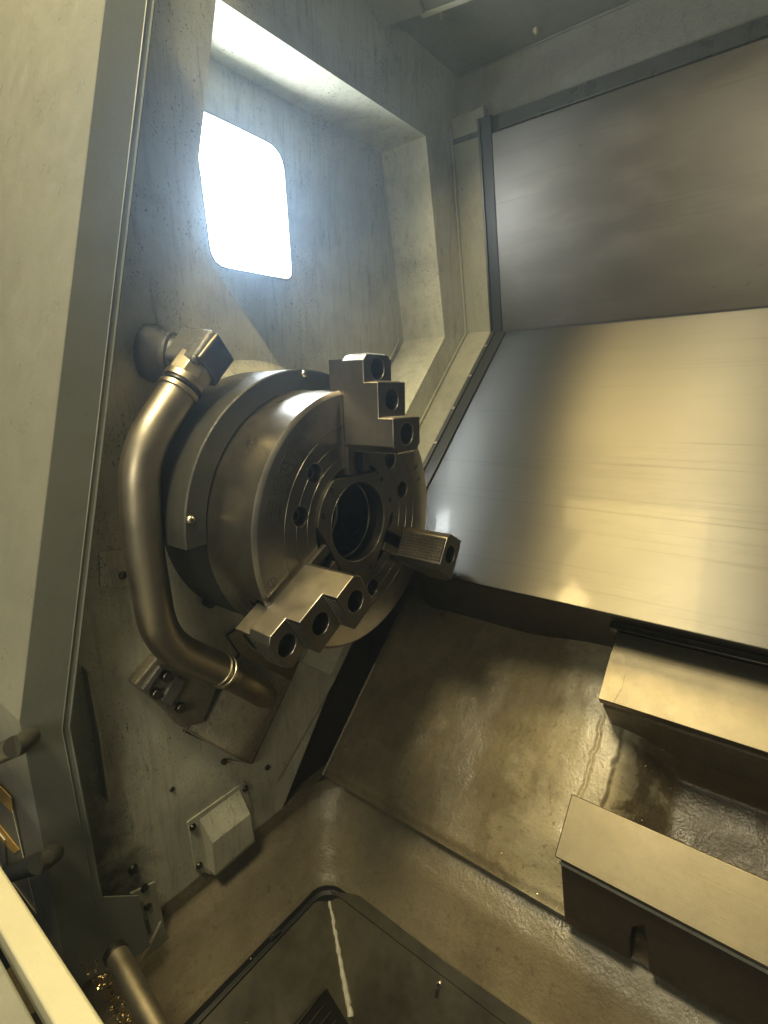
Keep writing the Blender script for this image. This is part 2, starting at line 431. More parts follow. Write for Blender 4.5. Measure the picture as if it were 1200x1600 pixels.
# pocket sides and floor
bm = bmesh.new(); n = len(pocket)
a = [bm.verts.new((W-.02, *q)) for q in pocket]; b_ = [bm.verts.new((PF, *q)) for q in pocket]
for i in range(n): bm.faces.new((a[i], b_[i], b_[(i+1) % n], a[(i+1) % n]))
link('pocket_side', bm, 'wall', wall)
winq = [yz(onX(x, y, PF)) for x, y in ((299, 165), (441, 234), (456, 438), (331, 414))]
win = round_poly(winq, [.03, .045, .022, .035], 6)
cx, cy = sum(q[0] for q in winq)/4, sum(q[1] for q in winq)/4
fl = [(q[0], q[1]) for q in pocket]
link('pocket_floor', prismX(fl, PF-.004, PF, [win]), 'wall', wall)
# weld seam of the pocket and corner joint
bm = tube([onX(x, y, PF+.002) for x, y in ((597, 236), (609, 370), (623, 532))], .0016, 6); link('weld_seam', bm, 'wall', wall)
link('weld_seam', tube([onX(623, 533, PF+.004), onX(612, 556, PF+.004), onX(596, 590, PF+.004)], .0028, 6), 'wall', wall)

# ---- brown end wall behind the plate, under the headstock
struct(link('end_wall', box((.034, .22, .3), .008, 1.2, 1.2), 'brown'))

# ---- strips between wall and steel panels
bend = Vector((0, *bR_bend)); top = Vector((0, *bR_top))
def strip_quad(p, q, x0, x1, thick, bm=None):
    d = (q-p).normalized(); nrm = Vector((0, -abs(d.z), 0)) ; nrm = XX.cross(d).normalized()
    if nrm.y > 0: nrm = -nrm
    P = [Vector((x0, p.y, p.z)), Vector((x1, p.y, p.z)), Vector((x1, q.y, q.z)), Vector((x0, q.y, q.z))]
    return prism(P, -nrm*thick, bm)
low = Vector((0, *tuple(rid2+band_dir*1.0)))
struct(link('back_strip', strip_quad(top+Vector((0, 0, .012)), bend, W-.01, .153, .02), 'strip'))
struct(link('back_strip', strip_quad(bend, low, W-.01, .153, .02), 'strip'))
# rolled seams where the strip meets the wall
link('seam_bead', tube([Vector((W+.004, top.y-.004, top.z)), Vector((W+.004, bend.y-.004, bend.z)), Vector((W+.004, low.y-.003, low.z+.003))], .004, 8), 'strip', wall)

# ---- panels
pa = onX(786, 520, XP); pb = onX(665, 760, XP); pt_ = (pb-pa).normalized()
PN = Vector((0, pt_.z, -pt_.y)); PN = PN if PN.z > 0 else -PN
a2 = onX(768.8, 202.5, XP); ut = (a2-pa).normalized(); UN = Vector((0, -ut.z, ut.y)); UN = UN if UN.y < 0 else -UN
bot = onP(706, 903.5, pa, PN); XE = 1.7
up_panel = link('back_panel', prism([Vector((XP, pa.y, pa.z))+ut*.003+UN*.004, Vector((XE, pa.y, pa.z))+ut*.003+UN*.004, Vector((XE, a2.y, a2.z))-ut*.008+UN*.004, Vector((XP, a2.y, a2.z))-ut*.008+UN*.004], -UN*.01), 'panel_up', None, 30, .0012)
tag(up_panel, 'upper smeared grey stainless sheet of the back, near vertical under the top beam', 'steel panel', 'stainless back panels')
lo_panel = thing('way_cover', Vector((XP, bot.y, bot.z)), 'lower sloping brushed stainless way cover with a yellow reflection', 'steel panel', 'stainless back panels')
link('cover_sheet', prism([Vector((XP, pa.y, pa.z)), Vector((XE, pa.y, pa.z)), Vector((XE, bot.y, bot.z)), Vector((XP, bot.y, bot.z))], -PN*.006), 'panel_low', lo_panel, 30, .0015)
link('folded_edge', prism([Vector((XP, bot.y, bot.z))-PN*.0062+Vector((0, .002, .002)), Vector((XE, bot.y, bot.z))-PN*.0062+Vector((0, .002, .002)), Vector((XE, bot.y, bot.z))-PN*.028+Vector((0, .006, .006)), Vector((XP, bot.y, bot.z))-PN*.028+Vector((0, .006, .006))], Vector((0, .003, .003))), 'dark_steel', lo_panel)

# ---- black wiper strips along the panels
s1 = strip_quad(Vector((0, a2.y, a2.z))+ut*.03+UN*.006, Vector((0, pa.y, pa.z))+UN*.006+Vector((0, 0, 0)), .153, .181, .012)
sl = thing('edge_wiper', Vector((.165, pa.y, pa.z)), 'black rubber wiper strip along the left edge of the steel panels', 'wiper strip')
link('upright_strip', s1, 'rubber', sl, 30, .002)
link('metal_backing', strip_quad(Vector((0, a2.y, a2.z))+ut*.03+UN*.008, Vector((0, pa.y, pa.z))+UN*.008, .146, .1525, .016), 'dark_steel', sl, 30, .001)
link('sloping_strip', strip_quad(Vector((0, pa.y, pa.z))+PN*.006, Vector((0, pa.y, pa.z))+pt_*.8+PN*.006, .160, .188, .012), 'rubber', sl, 30, .002)
link('metal_backing', strip_quad(Vector((0, pa.y, pa.z))+PN*.010, Vector((0, pa.y, pa.z))+pt_*.8+PN*.010, .148, .1595, .018), 'guard', sl, 30, .002)
for i in range(4):
    t = .06+i*.115
    screw_head('screw', Vector((.154, pa.y, pa.z))+pt_*t+PN*.010, PN, .0045, 'screw', sl, .003, dome=True)

# ---- ceiling and top beam
jt = onX(715, 121, W); CZ = jt.z
struct(link('ceiling', prism([Vector((-.4, fy_(CZ), CZ)), Vector((.17, fy_(CZ), CZ)), Vector((.17, .33, CZ)), Vector((XE, .33, CZ)), Vector((XE, jt.y+.02, CZ)), Vector((-.4, jt.y+.02, CZ))], Vector((0, 0, .02))), 'dark_paint'))
l1 = onX(708, 204, W); l2 = onX(708, 221.5, W)
prof = [(jt.y+.03, CZ), (jt.y, CZ), (l1.y+.012, l1.z+.004), (l1.y-.004, l1.z), (l2.y-.006, l2.z+.004), (l2.y, l2.z-.003), (l2.y+.05, l2.z-.003), (jt.y+.06, l2.z+.02)]
beam = struct(link('top_beam', prismX(prof, W+.0005, XE), 'beam', None, 30, .003))
link('beam_lip', prismX([(l1.y-.007, l1.z-.004), (l1.y+.02, l1.z-.002), (l2.y+.02, l2.z-.006), (l2.y-.009, l2.z-.012)], W+.001, XE), 'boss', beam, 30, .002)  # dark material carries the shade of the lip's downward face
link('joint_bead', tube([Vector((W+.01+i*.03, jt.y-.003+.0012*math.sin(i*2.1), CZ-.003)) for i in range(52)], lambda t: .0028+.001*math.sin(t*300), 6), 'dark_paint', beam)
for px, py in ((690, 20), (838, 45)):
    p = onP(px, py, (0, 0, CZ), Vector((0, 0, 1)))
    o = tag(link('sealant_lump', disc(p+Vector((0, 0, .002)), (0, 0, -1), [(0, .008), (.004, .009), (.009, .006), (.013, .003)], 9), 'weld'), 'small lump of old sealant on the ceiling '+('beside the light housing' if px < 700 else 'at the joint above the top beam'), 'sealant')

# ---- ceiling light housing near the top edge
zc = CZ
def cz(px, py, dz=0): return onP(px, py, (0, 0, zc-dz), Vector((0, 0, 1)))
lh = thing('light_housing', cz(660, 25), 'grey box housing with a pale strip hanging at the top edge of the ceiling', 'light housing')
h0, h1, h2, h3 = cz(592, 45, .03), cz(664, 22, .03), cz(640, -40, .03), cz(575, -5, .03)
link('housing_end', prism([h0, h1, h2, h3], Vector((0, 0, .03)), None), 'beam', lh, 30, .003)
g0, g1, g2, g3_ = cz(660, 26, .022), cz(745, -6, .022), cz(720, -60, .022), cz(642, -30, .022)
link('housing_body', prism([g0, g1, g2, g3_], Vector((0, 0, .022))), 'dark_paint', lh, 30, .003)
link('pale_strip', prism([cz(661, 27, .0232), cz(745, -5, .0232), cz(737, -9, .0232), cz(655, 20, .0232)], Vector((0, 0, -.003))), 'sill', lh, 30, .001)

# ---- door jamb and enclosure front
def jy(px, py): return yz(onX(px, py, JX))
inner = [jy(248, -40), jy(111, 1134), jy(161, 1402), jy(216, 1400), jy(235, 1478)]
outer_e = [jy(169.7, -40), jy(31, 1128), jy(100, 1490)]
bl = Vector(outer_e[2])+(Vector(outer_e[2])-Vector(outer_e[1])).normalized()*.12
poly = [inner[0], inner[1], inner[2], inner[3], inner[4], jy(205, 1500), jy(130, 1535), tuple(bl), outer_e[2], outer_e[1], outer_e[0]]
jamb = struct(link('door_jamb', prismX(poly, JX-.003, JX), 'jamb', None, 30))
def strip_line(pts, x0, x1, name, mt, parent, w=.004):
    bm = bmesh.new()
    for p, q in zip(pts, pts[1:]):
        P = [Vector((x0, *p)), Vector((x1, *p)), Vector((x1, *q)), Vector((x0, *q))]
        d = (Vector(q)-Vector(p)).normalized(); prism(P, Vector((0, d.y, -d.x))*w if False else Vector((0, -.002, 0)), bm)
    return link(name, bm, mt, parent, 30)
strip_line([inner[0], inner[1], inner[2]], JX-.045, JX-.003, 'return_flange', 'jamb', jamb)
off = [(q[0]-.011, q[1]+.001) for q in inner[:3]]
link('edge_lip', tube([Vector((JX+.0004, *q)) for q in off], .0012, 6), 'jamb', jamb)
link('edge_lip', tube([Vector((JX-.001, q[0]-.002, q[1])) for q in inner[:3]], .0022, 8), 'jamb', jamb)
# enclosure front, swept away to the left
bm = bmesh.new(); fr = [(fy_(2.6)-.006, 2.6), outer_e[1], outer_e[2], tuple(bl)]
for p, q in zip(fr, fr[1:]):
    P = [Vector((JX-.0032, *p)), Vector((-2.2, *p)), Vector((-2.2, *q)), Vector((JX-.0032, *q))]
    prism(P, Vector((0, .003, 0)), bm)
front = struct(link('enclosure_front', bm, 'front', None, 30))
# door handle and warning sticker on the lower front
fy = (outer_e[1][0]+outer_e[2][0])/2
FN = Vector((0, -1, 0))
def onF(px, py, off=0.0): return onP(px, py, (0, fy-off, 0), FN)
dh = thing('door_handle', onF(60, 1350), 'black tubular door handle with grey end sleeves at the lower left edge', 'handle')
for (e, s0, back) in (((62, 1348), (22, 1362), (-60, 1395)), ((24, 1166), (2, 1176), (-70, 1205))):
    a_, b2_, c2_ = onF(*e, .018), onF(*s0, .022), onF(*back, .025)
    link('grip', tube(smooth_path([a_, b2_, c2_], .02), .0125, 20), 'rubber', dh)
    link('end_sleeve', tube([onF(e[0]+22, e[1]-14, -.006), onF(e[0]+14, e[1]-8, .006), onF(e[0]+6, e[1]-2, .014), a_], .0122, 20), 'guard', dh)
g0_, g1_ = onF(-60, 1395, .035), onF(-70, 1205, .035)
link('grip_bar', tube([g0_, g0_.lerp(g1_, .5), g1_], .0125, 20), 'rubber', dh)
st = thing('warning_sticker', onF(20, 1330), 'grey warning sticker with yellow bands and a white outline at the left edge', 'sticker')
link('sticker_sheet', prism([onF(x, y, .002) for x, y in ((-40, 1190), (18, 1247), (22, 1268), (57, 1427), (-40, 1310))], Vector((0, .001, 0))), 'sticker', st)
link('yellow_band', prism([onF(x, y, .003) for x, y in ((-40, 1188), (17, 1246), (21, 1272), (-40, 1212))], Vector((0, .0006, 0))), 'yellow', st)
link('yellow_band', prism([onF(x, y, .003) for x, y in ((-20, 1265), (30, 1328), (22, 1334), (-20, 1292))], Vector((0, .0006, 0))), 'yellow', st)
ln = [(20, 1268), (57, 1427), (-20, 1327)]
bm = bmesh.new()
tube([onF(*q, .0032) for q in ln], .0009, 5, bm); tube([onF(*q, .0032) for q in ((-10, 1290), (8, 1312), (10, 1352))], .0016, 5, bm)
link('white_outline', bm, 'white', st)

# ---- cream sill bar across the front
def onXl(px, py, Y): 
    d = ray(px, py); return CAM+d*((Y-CAM.y)/d.y)
sy = -.50
s_a = onXl(18, 1378, sy); s_b = onXl(165, 1600, sy); zs = (s_a.z+s_b.z)/2
c_a = onP(0, 1455, (0, 0, zs-.002), Vector((0, 0, 1)))
struct(link('door_sill', box(((-1.2+1.4)/2, (sy+c_a.y)/2, zs-.02), 2.6, abs(sy-c_a.y), .04), 'sill', None, 30, .003))
struct(link('front_apron', box((.1, c_a.y-.006-.15, zs-.045), 2.6, .30, .05), 'front', None, 30, .003))
print('sill', sy, zs, c_a)

# ================================================================== BED CASTING
k1 = onX(503, 1210, .07)          # lower left corner of the sloping casting
OFFC = (pa-k1).dot(PN)            # depth of the casting below the cover plane
k3 = onX(510, 1370, .150)
SD = pt_.copy()                   # down the slope
RO = .10                          # rail plane below the cover plane
q0 = pa-PN*RO
def s_of(p): return (p-Vector((0, k1.y, k1.z))).dot(-SD)     # distance up the slope from the lower edge
rU = [onP(957, 1000, q0, PN), onP(933, 1091, q0, PN)]; rL = [onP(895, 1241, q0, PN), onP(868, 1339, q0, PN)]
RX = (rU[0].x+rU[1].x+rL[0].x+rL[1].x)/4
sU = [s_of(p) for p in rU]; sL = [s_of(p) for p in rL]
print('OFFC', OFFC, 'RX', RX, sU, sL, 'k1', k1, 'k3', k3)
def smooth(t): t = max(0, min(1, t)); return t*t*(3-2*t)
def slope_pt(x, s, h): return Vector((x, k1.y, k1.z))-SD*s+PN*h
bm = bmesh.new(); nx, ns = 300, 130; X0, X1, S0, S1 = .072, XE, 0.0, .62
XS = [X0+(RX-.09-X0)*i/90 for i in range(90)]+[RX-.09+.20*i/130 for i in range(130)]+[RX+.11+(X1-RX-.11)*i/80 for i in range(81)]
grid = []
for i in range(nx+1):
    x = XS[i]; row = []
    for j in range(ns+1):
        s = S0+(S1-S0)*j/ns
        h = .005*mn.fractal(Vector((x*6, s*6, 3)), 1.0, 2.0, 3)+.0005*mn.fractal(Vector((x*45, s*45, 9)), 1.0, 2.0, 3)
        # the casting climbs to the ways on the right
        h += .05*smooth((x-.40)/.20)*smooth((s-.01)/.10)
        # pocket between the ways, its rim broken and uneven
        rim = RX+.022+.014*mn.noise(Vector((s*24, 1, 0)))+.006*mn.noise(Vector((s*70, 4, 0)))+.003*mn.noise(Vector((s*190, 4, 0)))
        inr = smooth((s-sL[1])/.03)*smooth((sU[1]+.03-s)/.06)
        h -= (.003*max(0, 1-abs(x-rim+.034)/.005)+.010*smooth((x-rim)/.006)+.12*smooth((x-rim-.004)/.09))*inr
        # flatten towards the left end and round the lower edge
        h -= .010*smooth((.02-s)/.02)
        row.append(bm.verts.new(slope_pt(x, s, h)))
    grid.append(row)
for i in range(nx):
    for j in range(ns): bm.faces.new((grid[i][j], grid[i+1][j], grid[i+1][j+1], grid[i][j+1]))
grid_co = [[v.co.copy() for v in r_] for r_ in grid]
# skirt: front lip, and the left end
prev = None
for i in range(nx+1):
    p = grid[i][0].co
    a_ = bm.verts.new(p+Vector((0, .022, -.024))); b3 = bm.verts.new(p+Vector((0, .09, -.045)))
    if prev: bm.faces.new((grid[i-1][0], grid[i][0], a_, prev[0])); bm.faces.new((prev[0], a_, b3, prev[1]))
    prev = (a_, b3)
prevv = None
for j in range(ns+1):
    p = grid[0][j].co; a_ = bm.verts.new(p+Vector((-.004, 0, -.008))); b3 = bm.verts.new(p+Vector((-.004, 0, -.12)))
    if prevv: bm.faces.new((grid[0][j-1], prevv[0], a_, grid[0][j])); bm.faces.new((prevv[0], prevv[1], b3, a_))
    prevv = (a_, b3)
bed = struct(link('bed_casting', bm, 'cast', None, 60))
# weld bead up the left end
bm = tube([slope_pt(.073+.0015*mn.noise(Vector((i*.7, 0, 0))), .0+i*.004, .001) for i in range(70)], lambda t: .0022+.0012*abs(mn.noise(Vector((t*60, 2, 0)))), 7)
link('weld_bead', bm, 'weld', bed)
# riser between casting and cover, its dark colour standing in for shade
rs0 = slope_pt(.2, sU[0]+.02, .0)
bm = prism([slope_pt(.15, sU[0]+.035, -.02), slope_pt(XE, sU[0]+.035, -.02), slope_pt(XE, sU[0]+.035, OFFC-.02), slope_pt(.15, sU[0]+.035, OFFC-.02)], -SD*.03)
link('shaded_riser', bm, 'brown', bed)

# ---- basin: left wall, rounded corner, back wall
bm = bmesh.new()
DT = k3.x-.062; _h = k1.z-.022-k3.z
prof_b = [(DT+.03, k1.z-.014), (DT+.022, k1.z-.035), (DT+.002, k1.z-.048), (DT*.72, k3.z+_h*.66), (DT*.42, k3.z+_h*.36), (DT*.14, k3.z+_h*.11), (.004, k3.z+.006), (0, k3.z)]
def corner_path(d, r=.045, n=10, dl=None):
    """plan of the basin rim pushed outward by d"""
    x, y = k3.x-min(d, DT), k3.y+d; r = r+d*.25; pts = [(x, y-.75), (x, y-.45), (x, y-.3), (x, y-.15), (x, y-r)]
    for i in range(1, n):
        a = PI-(PI/2)*i/n; pts.append((x+r+r*math.cos(a), y-r+r*math.sin(a)))
    pts += [(x+r, y)]+[(x+r+.06*i, y) for i in range(1, 27)]
    return pts
rows = []
for d, z in prof_b+[(.0, k3.z-.001)]:
    rows.append([bm.verts.new((q[0], q[1], z)) for q in corner_path(d)])
for A, B in zip(rows, rows[1:]):
    for i in range(len(A)-1): bm.faces.new((A[i], A[i+1], B[i+1], B[i]))
bmesh.ops.subdivide_edges(bm, edges=bm.edges[:], cuts=3, use_grid_fill=True)
for v in bm.verts:
    nz = .003*mn.fractal(v.co*9, 1.0, 2.0, 3)
    v.co += Vector((.6*nz, -nz, 0))
basin = struct(link('chip_basin', bm, 'basin', None, 60))
# top shelf between wall foot and basin
link('basin_shelf', box((.010, -.1, k1.z-.022), .10, 1.4, .012), 'basin', basin)
# rim gap round the pan
bm = bmesh.new(); A = []
for d, z in ((0.0005, k3.z+.0005), (-.003, k3.z-.010), (-.009, k3.z-.013), (-.0125, k3.z-.008), (-.014, k3.z-.02)):
    A.append([bm.verts.new((q[0], q[1], z)) for q in corner_path(d)])
for P_, Q_ in zip(A, A[1:]):
    for i in range(len(P_)-1): bm.faces.new((P_[i], P_[i+1], Q_[i+1], Q_[i]))
link('rim_gasket', bm, 'black', basin)

# ---- sheet pan: two sloping sheets meeting in a valley with white sealant
vt = Vector((k3.x+.010, k3.y-.010, k3.z-.010)); vb = onP(548, 1590, (0, 0, .14), Vector((0, 0, 1)))
print('valley', vt, vb)
vdir = (vb-vt); vend = vt+vdir*2.2
pan = thing('chip_pan', vb, 'oily sheet metal chip pan with sloping sides in the bottom of the basin', 'pan')
bm = bmesh.new()
L = [vt, vt+Vector((0, -.7, 0)), vend+Vector((0, -.7, 0)), vend]
prism(L, Vector((-.001, 0, -.003)), bm); link('left_sheet', bm, 'pan', pan, 30)
sm1 = onP(548, 1490, vt, vdir.cross(XX).normalized()); 
rn = vdir.cross(XX).normalized(); rn = rn if rn.z > 0 else -rn
def onR(px, py, off=0): return onP(px, py, vt+rn*off, rn)
bm = prism([vt, vt+Vector((1.5, 0, 0)), vend+Vector((1.5, 0, 0)), vend], -rn*.003); link('right_sheet', bm, 'pan', pan, 30)
ovl = [onR(516, 1392, .0022), onR(548, 1490, .0022), onR(683, 1597, .0022), onR(790, 1682, .0022), onR(930, 1668, .0022), onR(860, 1618, .0022), onR(700, 1506, .0022), onR(560, 1399, .0022)]
link('overlap_sheet', prism(ovl, -rn*.0015), 'pan', pan, 30)
ln_ = vt.lerp(vb, 1.0)
bm = tube([vt.lerp(vb, i/40)+Vector((.002*mn.noise(Vector((i*.35, 1, 1))), .002*mn.noise(Vector((i*.4, 5, 1))), .002)) for i in range(41)],
          lambda t: .0022+.0035*t+.0022*mn.noise(Vector((t*22, 7, 7))), 9)
link('white_sealant', bm, 'seal', pan)
o = screw_head('screw', onR(687, 1537, .001), rn, .006, 'screw', pan, .005, dome=True)
link('slot_hole', prism([onR(x, y, .0026) for x, y in ((681, 1545), (687, 1546), (684, 1560), (679, 1559))], rn*.0003), 'black', pan)
ln2 = (L[1]-L[0]).cross(vdir).normalized(); ln2 = ln2 if ln2.z > 0 else -ln2
def onL(px, py, off=0): return onP(px, py, vt+ln2*off, ln2)
link('slot_hole', prism([onL(x, y, .001) for x, y in ((419, 1465), (435, 1450), (439, 1455), (424, 1470))], ln2*.0003), 'black', pan)
gr = thing('drain_grille', onL(505, 1580), 'dark slatted drain grille at the bottom edge of the chip pan', 'grille')
link('grille_plate', prism([onL(x, y, .004) for x, y in ((510, 1544), (548, 1608), (520, 1660), (420, 1640))], ln2*.004), 'dark_steel', gr, 30, .001)
for k in range(5):
    a_, b4 = onL(500-k*1+k*9, 1556+k*13, .009), onL(455-k*1+k*9, 1612+k*14, .009)
    link('slat', tube([a_, a_.lerp(b4, .5), b4], .0022, 6), 'dark_steel', gr)

# ---- guide rails (ways)
def rail(name, s_lo, s_hi, label, depth):
    t = thing(name, slope_pt(RX, s_lo, 0), label, 'guide rail', 'ground guide rails of the bed')
    H = OFFC-RO
    A = [(s_lo, H), (s_hi, H), (s_hi, H-.022), (s_lo, H-.022)]
    link('way_surface', prism([slope_pt(RX, s, h) for s, h in A], XX*(XE-RX)), 'rail', t, 30, .0015)
    B = [(s_lo+.006, H-.022), (s_hi-.012, H-.022), (s_hi-.012, H-.03), (s_lo+.006, H-.03)]
    link('undercut', prism([slope_pt(RX+.004, s, h) for s, h in B], XX*(XE-RX)), 'dark_steel', t, 30)
    Cc = [(s_lo-.002, H-.03), (s_hi-.004, H-.03), (s_hi+.004, -.02)]+([(-.004, -.02), (-.006, .006)] if depth else [(s_lo-.002, -.10)])
    rb = link('rail_body', prism([slope_pt(RX+.003, s, h) for s, h in Cc], XX*(XE-RX)), 'brown' if depth else 'valley', t, 30)
    if depth:
        f0, f1 = slope_pt(0, s_lo-.002, H-.03), slope_pt(0, -.006, .006); fn = XX.cross(f1-f0).normalized(); fn = fn if fn.y < 0 else -fn
        nq = [onP(x, y, f0, fn)+fn*.01 for x, y in ((988, 1450), (1006, 1447), (1011, 1480), (1016, 1560), (984, 1540), (984, 1470))]
        boolean(rb, [cutter(prism(nq, -fn*.045))])
    md = rb.modifiers.new('bevel', 'BEVEL'); md.width = .003; md.segments = 2; md.limit_method = 'ANGLE'; md.angle_limit = R(30)
    return t
r_up = rail('guide_rail', sU[1], sU[0]+.018, 'upper flat way of the bed, pale ground steel just below the way cover', False)
r_lo = rail('guide_rail', sL[1], sL[0], 'lower flat way of the bed, pale ground steel above a brown side face', True)
# scraped bright end of the upper way
H = OFFC-RO
P_ = [slope_pt(RX+.001, sU[1]+.001, H+.0004), slope_pt(RX+.024, sU[1]+.001, H+.0004), slope_pt(RX+.031, sU[1]+.03, H+.0004), slope_pt(RX+.030, sU[1]+.055, H+.0004), slope_pt(RX+.022, sU[1]+.085, H+.0004), slope_pt(RX+.001, sU[1]+.085, H+.0004)]
link('scraped_end', prism(P_, PN*.0006), 'scraped', r_up)
# upper strip between rail and cover
link('retaining_strip', prism([slope_pt(RX-.012, sU[0]+.0185, H+.008), slope_pt(XE, sU[0]+.0185, H+.008), slope_pt(XE, sU[0]+.033, H+.008), slope_pt(RX-.012, sU[0]+.033, H+.008)], -PN*.02), 'dark_steel', r_up, 30, .002)
# notch and lugs on the front side of the lower rail
link('way_lip', prism([slope_pt(RX, sL[1]-.006, H-.030), slope_pt(XE, sL[1]-.006, H-.030), slope_pt(XE, sL[1]-.006, H-.038), slope_pt(RX, sL[1]-.006, H-.038)], -SD*.004), 'strip', r_lo)

# ================================================================== WINDOW AND LAMPS
wf = thing('work_light_window', Vector((PF, cx, winq[2][1])), 'bright white rounded window in the headstock pocket, lit from behind', 'window')
def inset(poly, d):
    c = (sum(q[0] for q in poly)/len(poly), sum(q[1] for q in poly)/len(poly))
    return [(q[0]+(c[0]-q[0])*d, q[1]+(c[1]-q[1])*d) for q in poly]
link('frame', prismX(inset(win, -.022), PF+.0002, PF+.0025, [inset(win, .006)]), 'strip', wf, 30, .0008)
link('lamp_box', prismX(inset(win, -.25), PF-.085, PF-.006, [inset(win, -.14)]), 'sill', wf)
link('lit_diffuser', prismX(inset(win, -.16), PF-.082, PF-.078), 'win_back', wf)
for k in range(4):
    z = cy-.052+k*.030; 
    link('led_bar', box((PF-.055, cx+.01+.006*k, z), .008, .085, .011), 'win_bar', wf)

# ================================================================== CHUCK
chuck = thing('lathe_chuck', Vector((.2, 0, 1.1)), 'large three-jaw power chuck of turned grey steel on the spindle', 'chuck')
XF = .30
pr = [(.19, .09), (.19, .2045), (.2, .206), (.2945, .206), (XF-.0002, .2005), (XF, .2)]
for rg in (.1545, .1325, .1115):
    pr += [(XF, rg+.0006), (XF-.0012, rg), (XF, rg-.0006)]
pr += [(XF, .0935), (XF-.014, .0935), (XF-.014, .0643+.012), (XF-.05, .0643+.012)]
pr += [(XF-.05, .07), (.19, .07)]
body = link('chuck_body', lathe(pr, 192), 'chuckface', chuck, 30)
JA = (90, 210, 330)
def jf(a):     # jaw frame: radial and tangential unit vectors
    a = R(a); return Vector((0, math.cos(a), math.sin(a))), Vector((0, math.sin(a), -math.cos(a)))
cuts = []
for a in JA:
    u, t = jf(a)
    cuts.append(cutter(box(CH+XX*.29+u*.16, .06, .20, .0502, XX, u, t)))
    cuts.append(cutter(box(CH+XX*.283+u*.16, .018, .20, .066, XX, u, t)))
hole_ang = [15, 45, 135, 165, 255, 285]
for ha in hole_ang:
    u, t = jf(ha); cuts.append(cutter(disc(CH+u*.1265+XX*(XF-.026), XX, [(0, .0145), (.03, .0145)], 32)))
cuts.append(cutter(disc(CH+jf(112)[0]*.19+XX*.222, jf(112)[0], [(0, .006), (.03, .006)], 20)))
boolean(body, cuts); 
# counterbore edges and socket screws
for ha in hole_ang:
    u, t = jf(ha)
    s_ = link('screw', lathe([(XF-.026, .0), (XF-.026, .0112), (XF-.013, .0112), (XF-.0118, .010), (XF-.0118, .0058), (XF-.018, .0055), (XF-.018, 0)], 32, CH+u*.1265), 'dark_steel', chuck)
    link('counterbore_edge', lathe([(XF+.0002, .0147), (XF-.002, .0143), (XF-.0022, .0149), (XF, .0155)], 40, CH+u*.1265), 'screw', chuck)
screw_head('plug_screw', CH+jf(112)[0]*.198+XX*.222, jf(112)[0], .005, 'screw', chuck, .003, dome=True)
# centre sleeve: plate with three flats and a bore
def sleeve_outline(r, fl, n=120):
    out = []
    for i in range(n):
        a = 2*PI*i/n; rr = r
        for j in JA:
            c = math.cos(a-R(j))
            if c > 0: rr = min(rr, fl/c)
        out.append((rr*math.cos(a), 1.1+rr*math.sin(a)))
    return out
hole = [(.0643*math.cos(2*PI*i/96), 1.1+.0643*math.sin(2*PI*i/96)) for i in range(96)]
sleeve = link('centre_sleeve', prismX(sleeve_outline(.0925, .0745), XF-.013, XF+.0035, [hole]), 'chuckface', chuck, 25, .0012)
link('bore_tube', lathe([(XF-.004, .0645), (XF-.028, .0640), (XF-.030, .0625), (XF-.115, .061), (XF-.117, .0585), (XF-.125, .0585), (XF-.127, .056), (.02, .056), (.02, .075), (XF-.02, .075)], 96), 'dark_steel', chuck, 25)
link('bore_ring', lathe([(XF-.100, .0612), (XF-.1015, .0575), (XF-.1045, .0575), (XF-.106, .0612)], 96), 'screw', chuck)
link('bore_lip', lathe([(XF+.0037, .0650), (XF+.0025, .0640), (XF-.0, .0640), (XF-.0, .066)], 96), 'screw', chuck)
link('bore_stop', disc((.03, 0, 1.1), XX, [(0, .057), (.002, .057)], 48), 'black', chuck)
for ha in (15, 45, 135, 163, 255, 285):
    u, t = jf(ha)
    screw_head('sleeve_screw', CH+u*.0848+XX*(XF+.0028), XX, .0042, 'dark_steel', chuck, .0012)
# master jaws and top jaws
def octo(w_, lo, hi, c0, c1):
    """jaw plan in (t, r): chamfer c0 at inner end, c1 at outer end"""
    return [(-w_+c0, lo), (w_-c0, lo), (w_, lo+c0), (w_, hi-c1), (w_-c1, hi), (-w_+c1, hi), (-w_, hi-c1), (-w_, lo+c0)]
def knurl(o, ua, ub, nrm, na, nb, pitch, h, bm):
    for i in range(na):
        for j in range(nb):
            c = o+ua*((i+.5)*pitch)+ub*((j+.5)*pitch); k = pitch*.5
            P = [c-ua*k-ub*k, c+ua*k-ub*k, c+ua*k+ub*k, c-ua*k+ub*k]
            vs = [bm.verts.new(p) for p in P]; tp = [bm.verts.new(c+(p-c)*.18+nrm*h) for p in P]
            for q in range(4): bm.faces.new((vs[q], vs[(q+1) % 4], tp[(q+1) % 4], tp[q]))
            bm.faces.new(tp)
jaw_names = {90: 'jaw pointing straight up', 210: 'jaw at the lower left with a brightly lit side', 330: 'jaw at the right showing its knurled grip'}
JW = .0325; JX0 = .3078; SX = (.3485, .3735, .399); SR = (.1165, .165, .2145, .2535)
